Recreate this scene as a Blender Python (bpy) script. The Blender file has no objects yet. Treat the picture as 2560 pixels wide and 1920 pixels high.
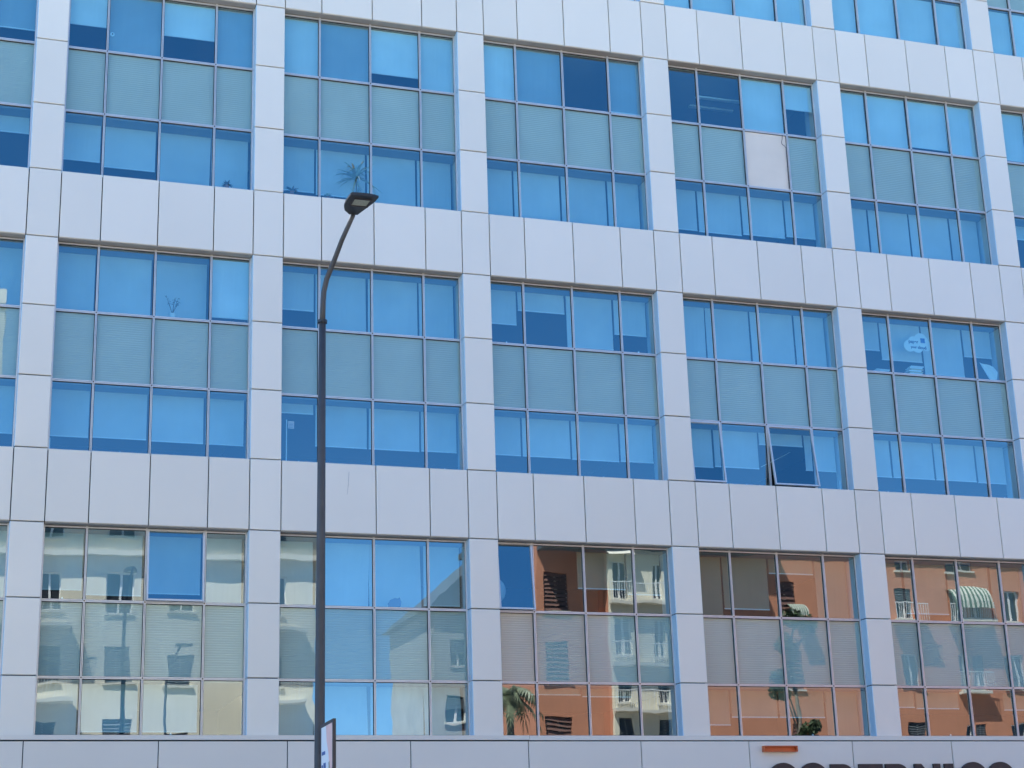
import bpy, math, random
from mathutils import Vector, Matrix, noise
random.seed(7)
PI = math.pi
scene = bpy.context.scene
COL = scene.collection

# ------------------------------------------------------------------ camera
YAW, PITCH, ROLL, FPX = 0.333162, 0.296448, -0.032281, 4296.38
CAM = Vector((-12.386, -39.360, 1.60))
def cam_axes():
    cy_, sy_ = math.cos(YAW), math.sin(YAW); cp, sp = math.cos(PITCH), math.sin(PITCH)
    F = Vector((sy_*cp, cy_*cp, sp)); R = Vector((cy_, -sy_, 0)); U = R.cross(F)
    cr, sr = math.cos(ROLL), math.sin(ROLL)
    return R*cr + U*sr, U*cr - R*sr, F
R_, U_, F_ = cam_axes()
cd = bpy.data.cameras.new('camera'); cam = bpy.data.objects.new('camera', cd); COL.objects.link(cam)
cd.sensor_width = 36.0; cd.lens = FPX/2560*36.0; cd.clip_start = 0.1; cd.clip_end = 2000
m = Matrix((R_, U_, -F_)).transposed().to_4x4(); m.translation = CAM
cam.matrix_world = m
scene.camera = cam

# ------------------------------------------------------------------ light
SUN_EL, SUN_DIR = math.radians(62), Vector((-0.78, 0.62, 0.0)).normalized()
sun_az = math.atan2(SUN_DIR.x, SUN_DIR.y)
world = bpy.data.worlds.new('World'); scene.world = world; world.use_nodes = True
wn = world.node_tree; wn.nodes.clear()
sky = wn.nodes.new('ShaderNodeTexSky'); sky.sky_type = 'NISHITA'; sky.sun_disc = False
sky.sun_elevation = SUN_EL; sky.sun_rotation = sun_az
sky.altitude = 3000; sky.air_density = 1.0; sky.dust_density = 0.05; sky.ozone_density = 3.0
hsv = wn.nodes.new('ShaderNodeHueSaturation'); hsv.inputs['Saturation'].default_value = 1.30
hsv.inputs['Value'].default_value = 1.0; hsv.inputs['Hue'].default_value = 0.498
bg = wn.nodes.new('ShaderNodeBackground'); bg.inputs['Strength'].default_value = 0.10
wo = wn.nodes.new('ShaderNodeOutputWorld')
wn.links.new(sky.outputs['Color'], hsv.inputs['Color']); wn.links.new(hsv.outputs['Color'], bg.inputs['Color'])
wn.links.new(bg.outputs['Background'], wo.inputs['Surface'])
sl = bpy.data.lights.new('sun', 'SUN'); sl.energy = 5.0; sl.angle = math.radians(0.5); sl.color = (1.0, 0.95, 0.87)
sun = bpy.data.objects.new('sun', sl); COL.objects.link(sun)
sd = Vector((SUN_DIR.x*math.cos(SUN_EL), SUN_DIR.y*math.cos(SUN_EL), math.sin(SUN_EL)))
sun.rotation_euler = sd.to_track_quat('Z', 'Y').to_euler(); sun.location = (0, 30, 60)
vs = scene.view_settings
vs.view_transform = 'Standard'; vs.look = 'None'; vs.gamma = 1.0; vs.use_curve_mapping = False
vs.exposure = 1.98
scene.render.engine = 'CYCLES'
cy = scene.cycles
cy.use_denoising = True; cy.max_bounces = 10; cy.transparent_max_bounces = 16; cy.diffuse_bounces = 4
cy.glossy_bounces = 5; cy.caustics_reflective = False; cy.caustics_refractive = False

# ------------------------------------------------------------------ materials
def new_mat(name):
    mt = bpy.data.materials.new(name); mt.use_nodes = True
    nt = mt.node_tree; b = nt.nodes.get('Principled BSDF')
    return mt, nt, b
def mat(name, color, rough=0.6, metal=0.0, var=0.0, scale=3.0, coord='Object', spec=0.5, streak=0.0, bump=0.0, bscale=40.0, sub=None, pobj=0.0):
    mt, nt, b = new_mat(name)
    b.inputs['Base Color'].default_value = (*color, 1); b.inputs['Roughness'].default_value = rough
    b.inputs['Metallic'].default_value = metal; b.inputs['Specular IOR Level'].default_value = spec
    L = nt.links; tc = nt.nodes.new('ShaderNodeTexCoord')
    src = None
    geo = nt.nodes.new('ShaderNodeNewGeometry')
    vec = geo.outputs['Position'] if coord == 'World' else tc.outputs['Object']
    if var > 0 or streak > 0 or pobj > 0:
        n = nt.nodes.new('ShaderNodeTexNoise'); n.inputs['Scale'].default_value = scale; n.inputs['Detail'].default_value = 6
        L.new(vec, n.inputs['Vector'])
        mr = nt.nodes.new('ShaderNodeMapRange'); mr.inputs['From Min'].default_value = 0.3; mr.inputs['From Max'].default_value = 0.7
        mr.inputs['To Min'].default_value = 1-var; mr.inputs['To Max'].default_value = 1+var*0.5
        L.new(n.outputs['Fac'], mr.inputs['Value']); val = mr.outputs['Result']
        if streak > 0:
            mp = nt.nodes.new('ShaderNodeMapping'); mp.inputs['Scale'].default_value = (7, 7, 0.35)
            L.new(vec, mp.inputs['Vector'])
            n2 = nt.nodes.new('ShaderNodeTexNoise'); n2.inputs['Scale'].default_value = 1.0; n2.inputs['Detail'].default_value = 5
            L.new(mp.outputs['Vector'], n2.inputs['Vector'])
            m2 = nt.nodes.new('ShaderNodeMapRange'); m2.inputs['From Min'].default_value = 0.45; m2.inputs['From Max'].default_value = 0.8
            m2.inputs['To Min'].default_value = 1; m2.inputs['To Max'].default_value = 1-streak
            L.new(n2.outputs['Fac'], m2.inputs['Value'])
            mu = nt.nodes.new('ShaderNodeMath'); mu.operation = 'MULTIPLY'; L.new(val, mu.inputs[0]); L.new(m2.outputs['Result'], mu.inputs[1]); val = mu.outputs[0]
        if pobj > 0:
            oi = nt.nodes.new('ShaderNodeObjectInfo'); m3 = nt.nodes.new('ShaderNodeMapRange')
            m3.inputs['To Min'].default_value = 1-pobj; m3.inputs['To Max'].default_value = 1+pobj*0.4
            L.new(oi.outputs['Random'], m3.inputs['Value'])
            mu = nt.nodes.new('ShaderNodeMath'); mu.operation = 'MULTIPLY'; L.new(val, mu.inputs[0]); L.new(m3.outputs['Result'], mu.inputs[1]); val = mu.outputs[0]
        vm = nt.nodes.new('ShaderNodeVectorMath'); vm.operation = 'SCALE'; vm.inputs[0].default_value = color
        L.new(val, vm.inputs['Scale']); L.new(vm.outputs['Vector'], b.inputs['Base Color'])
    if bump > 0:
        nb = nt.nodes.new('ShaderNodeTexNoise'); nb.inputs['Scale'].default_value = bscale; nb.inputs['Detail'].default_value = 4
        L.new(vec, nb.inputs['Vector'])
        bp = nt.nodes.new('ShaderNodeBump'); bp.inputs['Strength'].default_value = bump; bp.inputs['Distance'].default_value = 0.02
        L.new(nb.outputs['Fac'], bp.inputs['Height']); L.new(bp.outputs['Normal'], b.inputs['Normal'])
    return mt

def glass_mat(name, refl, tint, trans):
    """coated window glass: a mirror share over a tinted see-through share"""
    mt, nt, b = new_mat(name); nt.nodes.remove(b)
    out = nt.nodes.get('Material Output'); L = nt.links
    tr = nt.nodes.new('ShaderNodeBsdfTransparent'); tr.inputs['Color'].default_value = (*trans, 1)
    gl = nt.nodes.new('ShaderNodeBsdfGlossy'); gl.inputs['Roughness'].default_value = 0.0; gl.inputs['Color'].default_value = (*tint, 1)
    # Schlick curve, the same from both sides of the thin pane
    gg = nt.nodes.new('ShaderNodeNewGeometry'); dp = nt.nodes.new('ShaderNodeVectorMath'); dp.operation = 'DOT_PRODUCT'
    L.new(gg.outputs['Incoming'], dp.inputs[0]); L.new(gg.outputs['Normal'], dp.inputs[1])
    ab = nt.nodes.new('ShaderNodeMath'); ab.operation = 'ABSOLUTE'; L.new(dp.outputs['Value'], ab.inputs[0])
    sb = nt.nodes.new('ShaderNodeMath'); sb.operation = 'SUBTRACT'; sb.inputs[0].default_value = 1.0; L.new(ab.outputs[0], sb.inputs[1])
    lw = nt.nodes.new('ShaderNodeMath'); lw.operation = 'POWER'; lw.inputs[1].default_value = 5.0; L.new(sb.outputs[0], lw.inputs[0])
    mr = nt.nodes.new('ShaderNodeMapRange'); mr.inputs['From Min'].default_value = 0.0; mr.inputs['From Max'].default_value = 1
    mr.inputs['To Min'].default_value = refl; mr.inputs['To Max'].default_value = 1.0
    L.new(lw.outputs[0], mr.inputs['Value'])
    # a thin film of dust on the pane
    geo = nt.nodes.new('ShaderNodeNewGeometry'); nn = nt.nodes.new('ShaderNodeTexNoise'); nn.inputs['Scale'].default_value = 2.2; nn.inputs['Detail'].default_value = 7
    mp = nt.nodes.new('ShaderNodeMapping'); mp.inputs['Scale'].default_value = (1.3, 1.3, 0.35)
    L.new(geo.outputs['Position'], mp.inputs['Vector']); L.new(mp.outputs['Vector'], nn.inputs['Vector'])
    md = nt.nodes.new('ShaderNodeMapRange'); md.inputs['From Min'].default_value = 0.35; md.inputs['From Max'].default_value = 0.75
    md.inputs['To Min'].default_value = 0.0; md.inputs['To Max'].default_value = 0.014
    L.new(nn.outputs['Fac'], md.inputs['Value'])
    df = nt.nodes.new('ShaderNodeBsdfDiffuse'); df.inputs['Color'].default_value = (0.6, 0.6, 0.58, 1)
    mx = nt.nodes.new('ShaderNodeMixShader'); L.new(mr.outputs['Result'], mx.inputs['Fac'])
    L.new(tr.outputs['BSDF'], mx.inputs[1]); L.new(gl.outputs['BSDF'], mx.inputs[2])
    m2 = nt.nodes.new('ShaderNodeMixShader'); L.new(md.outputs['Result'], m2.inputs['Fac'])
    L.new(mx.outputs['Shader'], m2.inputs[1]); L.new(df.outputs['BSDF'], m2.inputs[2])
    L.new(m2.outputs['Shader'], out.inputs['Surface'])
    return mt

M = {}
M['panel'] = mat('white_aluminium', (0.82, 0.78, 0.69), 0.34, 0.0, var=0.03, scale=0.35, coord='World', pobj=0.05, spec=0.55)
M['panel'].node_tree.nodes['Principled BSDF'].inputs['Coat Weight'].default_value = 0.6
M['panel'].node_tree.nodes['Principled BSDF'].inputs['Coat Roughness'].default_value = 0.22
M['fascia'] = mat('grey_white_aluminium', (0.78, 0.74, 0.66), 0.4, 0.0, var=0.03, scale=0.5, coord='World', pobj=0.03)
M['backing'] = mat('dark_cavity', (0.02, 0.03, 0.045), 0.8)
M['frame'] = mat('anodised_frame', (0.68, 0.67, 0.67), 0.30, 0.35, var=0.06, scale=6)
M['gasket'] = mat('black_gasket', (0.018, 0.02, 0.025), 0.6)
M['rust'] = mat('rusty_joint', (0.10, 0.05, 0.035), 0.8)
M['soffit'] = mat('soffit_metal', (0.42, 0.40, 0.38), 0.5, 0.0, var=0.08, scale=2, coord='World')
M['glass'] = glass_mat('blue_coated_glass', 0.235, (0.86, 0.95, 1.0), (0.60, 0.90, 0.98))
M['sglass'] = glass_mat('spandrel_glass', 0.10, (0.86, 0.95, 1.0), (0.74, 0.92, 0.98))
M['corr'] = mat('corrugated_backing', (0.55, 0.56, 0.475), 0.6, var=0.05, scale=1.2, coord='World', pobj=0.04)
M['board'] = mat('white_board', (0.72, 0.67, 0.60), 0.7, var=0.05, scale=1.5)
def blind_mat(name, col):
    mt = mat(name, col, 0.9, var=0.10, scale=0.9, coord='World', pobj=0.10); return mt
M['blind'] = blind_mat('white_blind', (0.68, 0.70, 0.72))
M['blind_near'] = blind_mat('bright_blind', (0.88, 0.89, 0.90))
M['blind_beige'] = blind_mat('beige_blind', (0.40, 0.30, 0.21))
M['blind_grey'] = blind_mat('grey_blind', (0.42, 0.47, 0.52))
M['rail'] = mat('blind_rail', (0.85, 0.85, 0.85), 0.4)
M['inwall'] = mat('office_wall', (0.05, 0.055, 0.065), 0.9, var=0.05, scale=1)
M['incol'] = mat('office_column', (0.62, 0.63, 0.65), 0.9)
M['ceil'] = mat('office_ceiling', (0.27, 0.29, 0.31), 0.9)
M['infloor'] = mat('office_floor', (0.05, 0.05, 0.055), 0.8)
M['pole'] = mat('grey_lamp_paint', (0.060, 0.068, 0.08), 0.65, 0.0, var=0.12, scale=4, streak=0.15)
M['head'] = mat('dark_lamp_housing', (0.022, 0.027, 0.035), 0.45, 0.0, var=0.1, scale=8)
M['led'] = mat('lamp_lens', (0.36, 0.40, 0.33), 0.3, var=0.25, scale=30)
M['asphalt'] = mat('asphalt', (0.055, 0.055, 0.058), 0.9, var=0.25, scale=1.2, coord='World', bump=0.3, bscale=60)
M['pave'] = mat('paving', (0.42, 0.40, 0.36), 0.9, var=0.15, scale=1.5, coord='World')
M['kerb'] = mat('kerb_stone', (0.36, 0.35, 0.33), 0.85, var=0.15, scale=3)
M['paint'] = mat('road_paint', (0.75, 0.75, 0.73), 0.8, var=0.1, scale=5)
M['orange'] = mat('orange_plastic', (0.62, 0.13, 0.035), 0.4, var=0.08, scale=4)
M['letter'] = mat('dark_brown_letter', (0.035, 0.022, 0.022), 0.5, var=0.1, scale=3)
M['cream'] = mat('cream_render', (0.74, 0.69, 0.55), 0.9, var=0.08, scale=0.5, coord='World', streak=0.08, bump=0.2)
M['terracotta'] = mat('orange_render', (0.56, 0.24, 0.14), 0.9, var=0.10, scale=0.5, coord='World', streak=0.10, bump=0.2)
M['pale'] = mat('grey_render', (0.42, 0.43, 0.40), 0.9, var=0.15, scale=0.8, coord='World', streak=0.15)
M['stone'] = mat('stone_trim', (0.66, 0.63, 0.54), 0.8, var=0.1, scale=2)
M['shutter'] = mat('grey_shutter', (0.12, 0.135, 0.15), 0.6, var=0.1, scale=3)
M['brown'] = mat('brown_shutter', (0.17, 0.085, 0.065), 0.6, var=0.15, scale=3)
M['wframe'] = mat('white_window_frame', (0.75, 0.75, 0.72), 0.5)
M['dkglass'] = mat('street_window_glass', (0.03, 0.035, 0.04), 0.08, spec=0.6)
M['awn_g'] = mat('awning_green', (0.07, 0.13, 0.09), 0.9); M['awn_w'] = mat('awning_white', (0.50, 0.50, 0.43), 0.9)
M['dkroof'] = mat('dark_roof_metal', (0.085, 0.09, 0.085), 0.5, var=0.1, scale=1)
M['bark'] = mat('bark', (0.24, 0.20, 0.16), 0.95, var=0.3, scale=8, bump=0.5)
M['leaf'] = mat('leaf', (0.055, 0.085, 0.035), 0.6, var=0.35, scale=2, coord='World')
M['frond'] = mat('palm_frond', (0.17, 0.20, 0.12), 0.55, var=0.3, scale=4, coord='World')
M['plant'] = mat('house_plant_leaf', (0.50, 0.56, 0.46), 0.5, var=0.3, scale=10)
M['dryplant'] = mat('dark_branch', (0.17, 0.17, 0.16), 0.8)
M['pot'] = mat('terracotta_pot', (0.42, 0.16, 0.10), 0.8); M['wpot'] = mat('white_pot', (0.85, 0.85, 0.85), 0.4)
M['paper'] = mat('white_paper', (0.88, 0.88, 0.86), 0.8); M['tan'] = mat('tan_card', (0.70, 0.58, 0.42), 0.8)
M['ink'] = mat('blue_ink', (0.05, 0.10, 0.22), 0.6); M['bluefelt'] = mat('blue_fabric', (0.05, 0.09, 0.22), 0.9)
M['cable'] = mat('grey_cable', (0.14, 0.13, 0.14), 0.6)
M['pframe'] = mat('black_sign_frame', (0.03, 0.03, 0.04), 0.5)
M['pink'] = mat('pink_print', (0.95, 0.60, 0.54), 0.5, var=0.08, scale=4); M['lblue'] = mat('pale_blue_print', (0.90, 0.90, 0.90), 0.5)
M['bprint'] = mat('blue_print', (0.03, 0.12, 0.36), 0.5); M['gprint'] = mat('grey_print', (0.20, 0.24, 0.36), 0.5); M['hair'] = mat('olive_print', (0.33, 0.30, 0.22), 0.5)
M['lampgrey'] = mat('interior_grey', (0.55, 0.56, 0.58), 0.6)

# ------------------------------------------------------------------ mesh helpers
class MB:
    def __init__(s): s.v = []; s.f = []; s.mi = []; s.cur = 0
    def quad(s, *p):
        b = len(s.v); s.v += [tuple(q) for q in p]; s.f.append(tuple(range(b, b+len(p)))); s.mi.append(s.cur)
    def box(s, x0, x1, y0, y1, z0, z1):
        b = len(s.v)
        s.v += [(x0,y0,z0),(x1,y0,z0),(x1,y1,z0),(x0,y1,z0),(x0,y0,z1),(x1,y0,z1),(x1,y1,z1),(x0,y1,z1)]
        for f in ((0,3,2,1),(4,5,6,7),(0,1,5,4),(1,2,6,5),(2,3,7,6),(3,0,4,7)):
            s.f.append(tuple(b+i for i in f)); s.mi.append(s.cur)
    def panel(s, w, h, d, c=0.006):
        """a folded metal tray: chamfered front face, returns of depth d; origin at its lower left front corner"""
        b = len(s.v)
        s.v += [(c,0,c),(w-c,0,c),(w-c,0,h-c),(c,0,h-c),(0,c,0),(w,c,0),(w,c,h),(0,c,h),(0,d,0),(w,d,0),(w,d,h),(0,d,h)]
        for f in ((0,1,2,3),(4,5,1,0),(5,6,2,1),(6,7,3,2),(7,4,0,3),(8,9,5,4),(9,10,6,5),(10,11,7,6),(11,8,4,7),(11,10,9,8)):
            s.f.append(tuple(b+i for i in f)); s.mi.append(s.cur)
    def tube(s, pts, rads, n=10, cap=True):
        pts = [Vector(p) for p in pts]; b = len(s.v); ref = None
        for i, p in enumerate(pts):
            t = (pts[min(i+1, len(pts)-1)] - pts[max(i-1, 0)]).normalized()
            a = Vector((1,0,0)) if abs(t.x) < 0.8 else Vector((0,1,0))
            u = t.cross(a).normalized(); w = t.cross(u)
            r = rads[i] if isinstance(rads, (list, tuple)) else rads
            for k in range(n):
                q = p + (u*math.cos(2*PI*k/n) + w*math.sin(2*PI*k/n))*r; s.v.append(tuple(q))
        for i in range(len(pts)-1):
            for k in range(n):
                s.f.append((b+i*n+k, b+i*n+(k+1)%n, b+(i+1)*n+(k+1)%n, b+(i+1)*n+k)); s.mi.append(s.cur)
        if cap:
            s.f.append(tuple(b+k for k in range(n))[::-1]); s.mi.append(s.cur)
            s.f.append(tuple(b+(len(pts)-1)*n+k for k in range(n))); s.mi.append(s.cur)
    def prism(s, outline, axis, a0, a1):
        """outline: 2D points; axis 'y' (outline in x,z) or 'z' (outline in x,y)"""
        def P(p, a): return (p[0], a, p[1]) if axis == 'y' else (p[0], p[1], a)
        n = len(outline); b = len(s.v)
        s.v += [P(p, a0) for p in outline] + [P(p, a1) for p in outline]
        s.f.append(tuple(range(b, b+n))); s.mi.append(s.cur)
        s.f.append(tuple(range(b+2*n-1, b+n-1, -1))); s.mi.append(s.cur)
        for i in range(n):
            j = (i+1) % n; s.f.append((b+i, b+n+i, b+n+j, b+j)); s.mi.append(s.cur)
    def mesh(s, name, mats, smooth=False):
        me = bpy.data.meshes.new(name); me.from_pydata(s.v, [], s.f)
        for mm in (mats if isinstance(mats, (list, tuple)) else [mats]): me.materials.append(mm)
        me.polygons.foreach_set('material_index', s.mi)
        if smooth: me.polygons.foreach_set('use_smooth', [True]*len(s.f))
        me.update(); return me
    def build(s, name, mats, parent=None, loc=(0,0,0), smooth=False):
        return put(name, s.mesh(name, mats, smooth), parent, loc)
def put(name, me, parent=None, loc=(0,0,0)):
    o = bpy.data.objects.new(name, me); COL.objects.link(o); o.location = loc
    if parent is not None: o.parent = parent
    return o
def tag(o, label=None, cat=None, group=None, kind=None):
    if label: o['label'] = label
    if cat: o['category'] = cat
    if group: o['group'] = group
    if kind: o['kind'] = kind
    return o
def thing(name, label, cat, loc=(0,0,0), group=None):
    o = bpy.data.objects.new(name, None); COL.objects.link(o); o.location = loc; o.empty_display_size = 0.3
    return tag(o, label, cat, group)
def bx(name, m_, x0, x1, y0, y1, z0, z1, parent=None):
    b = MB(); b.box(x0, x1, y0, y1, z0, z1); return b.build(name, m_, parent)

# ------------------------------------------------------------------ ground, road, pavements
g = MB(); g.quad((-600,-600,-0.13), (600,-600,-0.13), (600,600,-0.13), (-600,600,-0.13))
tag(g.build('ground', M['pave']), kind='structure')
g = MB(); g.box(-90, 120, -33.5, -7.0, -0.125, -0.12); tag(g.build('road', M['asphalt']), kind='structure')
g = MB(); g.box(-90, 120, -6.85, 0.4, -0.129, 0.0); tag(g.build('pavement', M['pave']), kind='structure')
g = MB(); g.box(-90, 120, -43.9, -33.65, -0.129, 0.0); tag(g.build('pavement', M['pave']), kind='structure')
for y0 in (-7.0, -33.65):
    g = MB(); g.box(-90, 120, y0, y0+0.15, -0.13, 0.012); tag(g.build('kerb', M['kerb']), kind='structure')
g = MB()
for i in range(50): g.box(-80+i*4, -78+i*4, -20.3, -20.15, -0.1195, -0.116)
tag(g.build('lane_marking', M['paint']), kind='structure')

# ------------------------------------------------------------------ the office building
P, CW = 5.4, 0.754                 # bay pitch, column width
Z0, L1, H = 5.549, 1.2946, 1.7276  # top of the ledge, first joint, joint pitch
KX = lambda k: (k-3)*P
LV = lambda i: Z0 + (0 if i == 0 else L1 + (i-1)*H)
MX = [CW, 1.720, 3.072, 4.425, P]  # mullion lines within a bay
GAP, YF, YG = 0.023, 0.27, 0.31    # joint gap, frame front, glass plane
OFFICE = thing('office_building', 'white panelled office building with blue reflecting windows, the whole facade facing the street', 'building', (0, 0, 0))
BK0, BK1 = 0, 6                    # bays built in full
XL, XR = KX(-2), KX(10)
ZT = LV(16)

_pc = {}
def panel_mesh(w, h, d):
    key = (round(w,4), round(h,4), d)
    if key not in _pc:
        b = MB(); b.panel(w-GAP, h-GAP, d, 0.012); _pc[key] = b.mesh('cladding_panel', M['panel'])
    return _pc[key]
def add_panel(x, z, w, h, d=0.24):
    o = put('cladding_panel', panel_mesh(w, h, d), OFFICE, (x+GAP/2, 0, z+GAP/2))
    o.rotation_euler = (random.gauss(0, 0.0016), 0, random.gauss(0, 0.0016))
    return o
def top_of(k): return 15 if k >= 3 else 12
for k in range(BK0, BK1+1):
    x = KX(k)
    for i in range(0, 16):                       # column panels, one per level
        if i == 0: add_panel(x, LV(0)-0.02, CW, L1+0.02)
        else: add_panel(x, LV(i), CW, H)
    for lv in (3, 7, 11, 15):                    # the bands between the window fields
        for j in range(4): add_panel(x+MX[j], LV(lv), MX[j+1]-MX[j], H)
# the same facade outside the picture, joined
fc = MB()
for k in list(range(-2, BK0)) + list(range(BK1+1, 10)):
    x = KX(k)
    for i in range(0, 16):
        z, h = LV(i), (L1 if i == 0 else H)
        fc.box(x+.01, x+CW-.01, 0, .24, z+.01, z+h-.01)
    for lv in (3, 7, 11, 15):
        for j in range(4): fc.box(x+MX[j]+.01, x+MX[j+1]-.01, 0, .24, LV(lv)+.01, LV(lv)+H-.01)
tag(fc.build('facade_continuation', M['panel'], OFFICE), kind='stuff')
# cavity lining behind panels, soffits, body
ln = MB()
for k in range(-2, 10):
    x = KX(k); ln.box(x+.03, x+CW-.03, .10, .34, Z0-.6, ZT+H-.05)
for lv in (3, 7, 11, 15): ln.box(XL, XR, .105, .345, LV(lv)+.03, LV(lv)+H-.03)
ln.build('cavity_lining', M['backing'], OFFICE)
# corner soffit strips with their metal trim under each band
for k in range(-2, 10):
    for lv in (3, 7, 11, 15):
        sf = MB(); sf.box(KX(k)+CW+.012, KX(k+1)-.012, .035, .30, LV(lv)-.004, LV(lv)+.008); sf.build('soffit', M['soffit'], OFFICE)

# added jamb linings right of each window field, sky light painted in as blue
M['jamb'] = mat('painted_sky_light', (0.50, 0.68, 0.82), 0.25, 0.0, var=0.03, scale=0.8, coord='World')
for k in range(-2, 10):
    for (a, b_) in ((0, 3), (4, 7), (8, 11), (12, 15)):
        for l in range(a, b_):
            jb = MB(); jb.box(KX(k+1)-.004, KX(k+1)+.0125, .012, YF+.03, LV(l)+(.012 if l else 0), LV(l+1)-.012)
            jb.build('added_jamb_lining', M['jamb'], OFFICE)

# ledge and fascia of the ground floor
lg = MB()
lg.box(XL, 1.33-0.004, -0.17, 0.30, Z0-0.115, Z0-0.012); lg.box(1.33+0.004, XR, -0.165, 0.30, Z0-0.122, Z0-0.018)
lg.build('ledge', M['fascia'], OFFICE)
bxk = MB(); bxk.box(XL, XR, -0.09, 0.30, Z0-0.16, Z0-0.11); bxk.box(XL, XR, -0.10, 0.30, 0.0, Z0-0.16); bxk.build('fascia_backing', M['backing'], OFFICE)
fx = -10.271 - 2.894*3
while fx < 24:
    b = MB(); b.panel(2.894-0.022, 1.35, 0.05, 0.006); b.build('fascia_panel', M['fascia'], OFFICE, (fx+.011, -0.15, Z0-0.148-1.35))
    fx += 2.894
gf = MB(); gf.box(XL, XR, -0.12, -0.1, 0, Z0-1.52); gf.build('shopfront_wall', M['fascia'], OFFICE)

# body, roof, floors and ceilings
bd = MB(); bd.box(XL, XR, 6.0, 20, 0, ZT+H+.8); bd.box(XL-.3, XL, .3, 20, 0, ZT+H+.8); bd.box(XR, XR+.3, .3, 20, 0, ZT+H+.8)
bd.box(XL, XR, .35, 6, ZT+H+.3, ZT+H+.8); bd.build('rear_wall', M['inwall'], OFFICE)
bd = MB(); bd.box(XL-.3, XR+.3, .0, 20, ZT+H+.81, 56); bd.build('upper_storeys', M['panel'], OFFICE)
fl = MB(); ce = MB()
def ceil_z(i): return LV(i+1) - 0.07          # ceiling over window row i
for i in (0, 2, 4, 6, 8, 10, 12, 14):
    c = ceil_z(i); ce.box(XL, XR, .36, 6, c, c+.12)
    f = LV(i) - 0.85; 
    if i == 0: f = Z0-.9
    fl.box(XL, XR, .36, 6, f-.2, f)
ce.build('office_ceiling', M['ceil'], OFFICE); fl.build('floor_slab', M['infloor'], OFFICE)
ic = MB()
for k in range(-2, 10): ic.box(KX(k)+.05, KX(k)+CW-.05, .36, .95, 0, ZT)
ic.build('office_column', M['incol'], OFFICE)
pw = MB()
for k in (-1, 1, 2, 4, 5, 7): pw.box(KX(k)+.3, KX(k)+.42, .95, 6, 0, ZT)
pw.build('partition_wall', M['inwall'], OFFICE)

# --- panes, blinds, spandrels
def pane_mesh(w, h, bulge, und, name, material, tx=0.0, tz=0.0):
    n = 16; b = MB(); s0 = random.uniform(0, 100)
    for j in range(n+1):
        for i in range(n+1):
            u, v = i/n, j/n
            e = bulge*(1-(2*u-1)**2)*(1-(2*v-1)**2)
            e += und*noise.noise(Vector((u*2.1+s0, v*2.6, s0)))
            e += .00007*noise.noise(Vector((u*7+s0, v*8, s0+9)))
            e += tx*(u-.5)*w + tz*(v-.5)*h
            b.v.append((u*w, e, v*h))
    for j in range(n):
        for i in range(n):
            q = j*(n+1)+i; b.f.append((q, q+1, q+n+2, q+n+1)); b.mi.append(0)
    return b.mesh(name, material, smooth=True)
_cc = {}
def corr_mesh(w, h):
    key = (round(w,3), round(h,3))
    if key not in _cc:
        b = MB(); n = 30; p = h/n
        for i in range(n):
            z = i*p
            b.quad((0,0.005,z), (w,0.005,z), (w,0,z+p*.7), (0,0,z+p*.7)); b.quad((0,0,z+p*.7), (w,0,z+p*.7), (w,0.005,z+p), (0,0.005,z+p))
        _cc[key] = b.mesh('spandrel_panel', M['corr'])
    return _cc[key]
MUL = 0.047
def frame_mesh(k, i0, i1, lower):
    """mullions and transoms of one window field from level i0 to i1"""
    b = MB(); x = KX(k); za, zb = LV(i0), LV(i1)
    if i0 == 0: za -= .05
    for j in (1, 2, 3):
        c = x+MX[j]
        b.box(c-MUL/2, c-.005, YF-.02, YF+.05, za, zb); b.box(c+.005, c+MUL/2, YF-.02, YF+.05, za, zb)
    b.box(x+CW+.002, x+CW+.034, YF, YF+.05, za, zb); b.box(x+P-.036, x+P-.002, YF, YF+.05, za, zb)
    xa, xb = x+CW+.03, x+P-.03
    levels = [l for l in range(i0, i1+1)]
    for l in levels:
        z = LV(l)
        if l == i0: b.box(xa, xb, YF+.002, YF+.048, z-.05, z+.030)
        elif l == i1: b.box(xa, xb, YF-.012, YF+.048, z-.052, z-.022)
        else:
            b.box(xa, xb, YF-.008, YF+.048, z-.028, z-.004); b.box(xa, xb, YF-.008, YF+.048, z+.004, z+.028)
    b.cur = 1                                    # black gaskets round every light
    for l in range(i0, i1):
        for j in range(4):
            a0, a1 = x+MX[j]+MUL/2-.006, x+MX[j+1]-MUL/2+.006
            z0, z1 = LV(l)+.028, LV(l+1)-(.05 if l+1 == i1 else .026)
            for q in ((a0, a0+.020, z0, z1), (a1-.020, a1, z0, z1)): b.box(q[0], q[1], YF+.028, YF+.046, q[2], q[3])
            b.box(a0+.02, a1-.02, YF+.028, YF+.046, z1-.016, z1); b.box(a0+.02, a1-.02, YF+.028, YF+.046, z0, z0+.010)
    b.cur = 2
    for l in levels[1:-1]:
        for j in (1, 2, 3): b.box(x+MX[j]-.014, x+MX[j]+.014, YF-.026, YF-.0201, LV(l)-.014, LV(l)+.014)
    return b.mesh('window_frame', [M['frame'], M['gasket'], M['rust']])

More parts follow.
